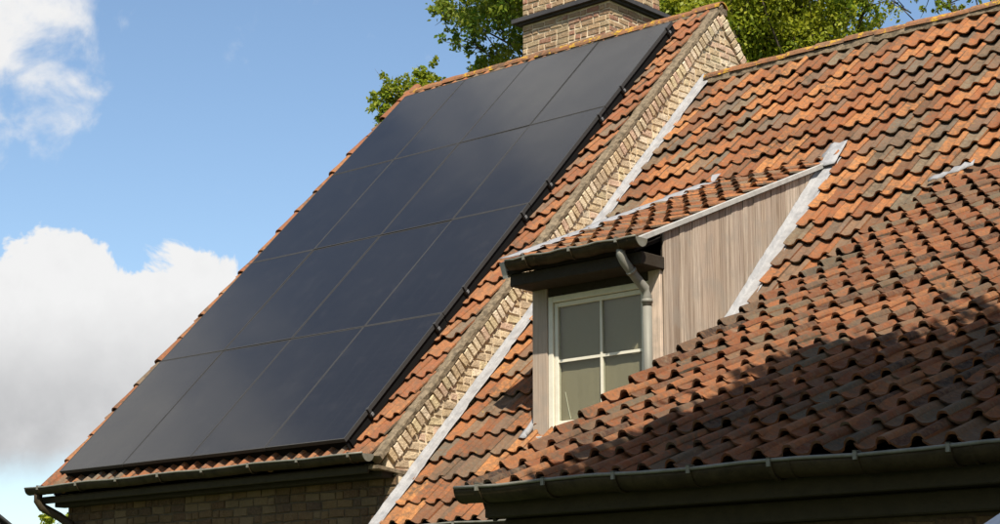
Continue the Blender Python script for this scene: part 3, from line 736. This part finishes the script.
# ================================================================== trees
def tree(name, label, base, trunk_top, clumps, leafmat, nleaf, leaf, seed, tr=.22, group=None, twigs=2, flat=1.0, spray=.13):
    """tapered trunk, limbs to every clump, leaves as small folded blades spread through the clumps"""
    r = np.random.default_rng(seed); root = thing(name, label, 'tree', base, group); base = np.array(base, float); tt = np.array(trunk_top, float)
    mb = MB(); H = np.linalg.norm(tt-base)
    mb.tube([base, base*.7+tt*.3+r.normal(0, .05, 3), base*.35+tt*.65+r.normal(0, .08, 3), tt], [tr*1.25, tr, tr*.78, tr*.42], 10)
    mb.build('trunk', M_bark, root, True)
    lb = MB(); ends = []
    for c in clumps:
        p = np.array(c[:3], float); q = base + (tt-base)*r.uniform(.62, .98); L = np.linalg.norm(p-q); m = (p+q)/2 + np.array([0, 0, .10*L]) + r.normal(0, .05*L, 3)
        r0 = min(.05, tr*.28)
        lb.tube([q, (q+m)/2+r.normal(0, .03*L, 3), m, (m+p)/2+r.normal(0, .02*L, 3), p], [r0, r0*.75, r0*.5, r0*.32, r0*.16], 6)
        for _ in range(twigs*3):
            e = p + r.normal(0, 1, 3)*c[3]*.6; a = p + (m-p)*r.uniform(0, .35); lb.tube([a, (a+e)/2+r.normal(0, .05*c[3], 3), e], [r0*.25, r0*.16, r0*.07], 4)
            ends.append((e, c[3]))
    lb.build('limbs', M_bark, root, True)
    tot = sum(c[3]**2 for c in clumps); V = []; F = []
    P = []
    for c in clumps:
        n = int(nleaf*c[3]**2/tot); p = np.array(c[:3], float)
        k = max(5, int(n/26)); sub = p + r.normal(0, 1, (k, 3))*c[3]*np.array([.52, .52, .42*flat])     # sprays inside the clump
        idx = r.integers(0, k, n); P.append(sub[idx] + r.normal(0, 1, (n, 3))*c[3]*spray)
    P = np.concatenate(P); n = len(P)
    d = r.normal(0, 1, (n, 3)) + np.array([0, 0, -.35]); d /= np.linalg.norm(d, axis=1)[:, None]
    nr = r.normal(0, 1, (n, 3)) + np.array([0, 0, .8]); s = np.cross(d, nr); s /= np.linalg.norm(s, axis=1)[:, None]; up = np.cross(s, d)
    sz = leaf*r.uniform(.6, 1.25, n)[:, None]
    a = P - d*sz*.5; b = P + d*sz*.5; l = P + s*sz*.30 + up*sz*.08; q = P - s*sz*.30 + up*sz*.08
    V = np.stack([a, l, b, q], 1).reshape(-1, 3)
    me = bpy.data.meshes.new('crown'); me.vertices.add(4*n); me.vertices.foreach_set('co', V.ravel())
    me.loops.add(4*n); me.loops.foreach_set('vertex_index', np.arange(4*n, dtype=np.int32)); me.polygons.add(n)
    me.polygons.foreach_set('loop_start', np.arange(0, 4*n, 4, dtype=np.int32)); me.materials.append(leafmat); me.update(calc_edges=True); me.validate()
    o = link('crown', me, root); o.location = -Vector(root.location)
    return root
def ball(c, rad, n, seed, rc, squash=.8):
    r = np.random.default_rng(seed); out = []
    for _ in range(n):
        v = r.normal(0, 1, 3); v /= np.linalg.norm(v); v *= rad*r.uniform(.35, 1)**.5; v[2] *= squash
        out.append((c[0]+v[0], c[1]+v[1], c[2]+v[2], rc*r.uniform(.7, 1.25)))
    return out
tree('leafy_tree', 'tall mid-green tree standing behind the brick chimney', (-4.6, 15.2, GROUND), (-4.8, 14.8, 10.2),
     [(-8.31, 14, 10.55, .34), (-8.05, 14.5, 10.5, .5), (-7.2, 14.2, 10.3, .6), (-7.75, 14, 9.85, .38), (-7.55, 14.4, 9.5, .34), (-6.7, 14, 9.05, .40), (-7.35, 14, 9.12, .30), (-7.85, 14, 8.86, .26),
      (-6.9, 15, 9.9, .55), (-6.2, 14.4, 9.5, .6), (-6.3, 14, 10.4, .6), (-7.6, 14.5, 11.2, .6)] + ball((-4.6, 14.8, 11.6), 2.9, 26, 2, .85), M_leaf_a, 62000, .10, 21, .26)
tree('slender_tree', 'small light green treetop showing over the far end of the ridge', (-7.3, 12.3, GROUND), (-7.3, 12.2, 7.4),
     [(-8.0, 12, 8.16, .24), (-7.66, 12, 8.42, .26), (-7.7, 12.4, 8.12, .28), (-7.2, 12.2, 8.2, .30), (-6.9, 12, 8.46, .22), (-6.72, 12, 8.12, .28), (-7.85, 12, 7.85, .26), (-7.2, 12.2, 7.5, .4)], M_leaf_b, 7000, .08, 22, .08)
tree('broad_tree', 'dense yellow-green tree behind the lower roof, right beside the gable', (-.9, 14.6, GROUND), (-.7, 14.2, 8.0),
     [(-1.2, 13.6, 7.7, .7), (-.4, 13.6, 7.9, .7), (.2, 13.6, 8.1, .6), (-1.9, 13.8, 8.4, .7), (-1.0, 13.6, 8.6, .7), (-.1, 13.6, 8.8, .7), (.6, 13.8, 8.35, .45), (-2.6, 14, 9.0, .7), (1.0, 14, 8.5, .32)] + ball((-1.1, 14.3, 9.0), 2.0, 30, 5, .75), M_leaf_b, 52000, .088, 23, .26)
tree('sparse_tree', 'thinly leaved tree with bare branches against blue sky over the ridge', (3.2, 17.5, GROUND), (2.6, 16.6, 9.4),
     [(1.16, 16, 8.82, .20), (1.43, 16, 8.80, .22), (1.0, 16, 9.15, .26), (1.97, 16, 8.86, .24), (2.2, 16, 8.72, .22), (1.6, 16.2, 9.5, .4), (.2, 16, 9.3, .22)] + ball((2.3, 16.6, 10.6), 1.5, 14, 8, .5), M_leaf_a, 5200, .10, 24, .16)
tree('garden_tree', 'small green tree low beside the far corner of the solar house', (-9.0, 6.3, GROUND), (-8.9, 6.2, -.4),
     [(-9.0, 6, .22, .22), (-8.72, 6, .26, .24), (-8.5, 6.1, .10, .24), (-8.9, 6.2, -.2, .4), (-8.5, 6.3, -.4, .4), (-9.2, 6.1, -.3, .35)], M_leaf_b, 1800, .085, 25, .07)
# the tree that shades the wing; it stands in the yard, to the right of the camera's view
k_ = 3.8                                              # metres-ish along the sun from the shaded tiles up to the crown
edge = [(x+.10+.6*k_, y-.12-.6*k_, z+k_, q*1.15) for x, y, z, q in ((9.1, -3.0, -.8, .24), (9.35, -2.5, -.6, .28), (9.55, -2.15, -.4, .24), (9.55, -1.62, -.1, .22), (9.95, -2.1, -.35, .36), (10.35, -1.95, -.25, .36), (10.75, -1.72, -.15, .36), (9.8, -2.8, -.7, .5), (10.4, -2.6, -.6, .5), (11.1, -2.1, -.4, .5), (11.6, -1.9, -.3, .55), (11.2, -2.8, -.7, .6), (12, -2.6, -.6, .6), (9.5, -3.3, -.9, .4), (10.2, -3.4, -.9, .5))]
tree('yard_tree', 'leafy yard tree whose crown shades the wing roof', (18.4, -6.0, GROUND), (16.6, -6.6, 3.0),
     ball((14.5, -5.9, 3.4), 1.6, 34, 9, .7, .75) + ball((14.6, -7.6, 4.2), 1.3, 16, 10, .7, .75) + edge, M_leaf_a, 150000, .17, 26, .24, spray=.24)
for q, (bx_, by_, hh) in enumerate(((2, -27, 9), (11, -25, 10), (20, -22, 9.5), (27, -14, 10), (31, -4, 9))):  # unseen trees, added to block low sky and lower the fill light
    tree('sky_blocking_tree', ('round-headed', 'tall domed', 'wide-crowned', 'bushy', 'leaning')[q] + ' tree added out of view behind the camera to block low sky', (bx_, by_, GROUND), (bx_+.4*(q == 4), by_, hh*.55),
         ball((bx_, by_, hh*.52), 3.3, 26, 40+q, 1.25, 1.15), M_leaf_a, 9000, .32, 50+q, .3, 'added trees that cut the sky light')

# ================================================================== neighbours at the edges of the view
nb = thing('neighbour_house', 'neighbouring house with a pale gable and thin dark verge, past the garden tree', 'house', (-19, 7, GROUND))
ye, zr = 6.6, 2.86; sl_ = .62; half = 4.2
gp = [(ye-half, zr-sl_*half), (ye, zr), (ye+half, zr-sl_*half)]
MB().prism([(-23, ye-half+.3, GROUND), (-23, ye+half-.3, GROUND)] + [(-23, y, z-.07) for y, z in ((ye+half-.3, gp[2][1]+.1), (ye, zr), (ye-half+.3, gp[0][1]+.1))], (7.0, 0, 0)).build('wall', M_render, nb)
for (ya, za), (yb, zb_) in ((gp[0], gp[1]), (gp[1], gp[2])):
    MB().prism([(-23.2, ya, za), (-23.2, yb, zb_), (-23.2, yb, zb_-.05), (-23.2, ya, za-.05)], (7.28, 0, 0)).build('roof', M_slate, nb)
for y in (4.4, 7.6):
    wn = MB().box(-15.995, -15.95, y, y+1.1, -1.6, -.3).build('window', M_cream, nb); MB().box(-15.948, -15.94, y+.08, y+1.02, -1.52, -.38).build('pane', M_dark, wn)

par = thing('parasol', 'pale grey parasol edge under the wing gutter', 'parasol', (12.35, -4.35, GROUND))
ctr = np.array([12.35, -4.35, -1.07]); K = 8; V = [tuple(ctr)]; 
for k in range(K):
    a = 2*pi*k/K + .3; V.append((ctr[0]+.98*cos(a), ctr[1]+.98*sin(a), ctr[2]-.61))
for k in range(K):
    a = 2*pi*k/K + .3; V.append((ctr[0]+.99*cos(a), ctr[1]+.99*sin(a), ctr[2]-.74))
cp = MB().add(V, [(0, 1+k, 1+(k+1) % K) for k in range(K)] + [(1+k, 9+k, 9+(k+1) % K, 1+(k+1) % K) for k in range(K)]).build('canopy', M_white, par)
MB().tube([(ctr[0], ctr[1], GROUND), (ctr[0], ctr[1], ctr[2]+.02)], .022, 10).build('pole', M_alu, par, True)
MB().tube([(ctr[0], ctr[1], GROUND), (ctr[0], ctr[1], GROUND+.08)], .26, 20).build('base', M_slate, par)
for k in range(K): MB().tube([np.array(V[0])*.97+np.array(V[1+k])*.03-np.array([0, 0, .03]), np.array(V[1+k])-np.array([0, 0, .015])], .007, 5).build('rib', M_alu, par)
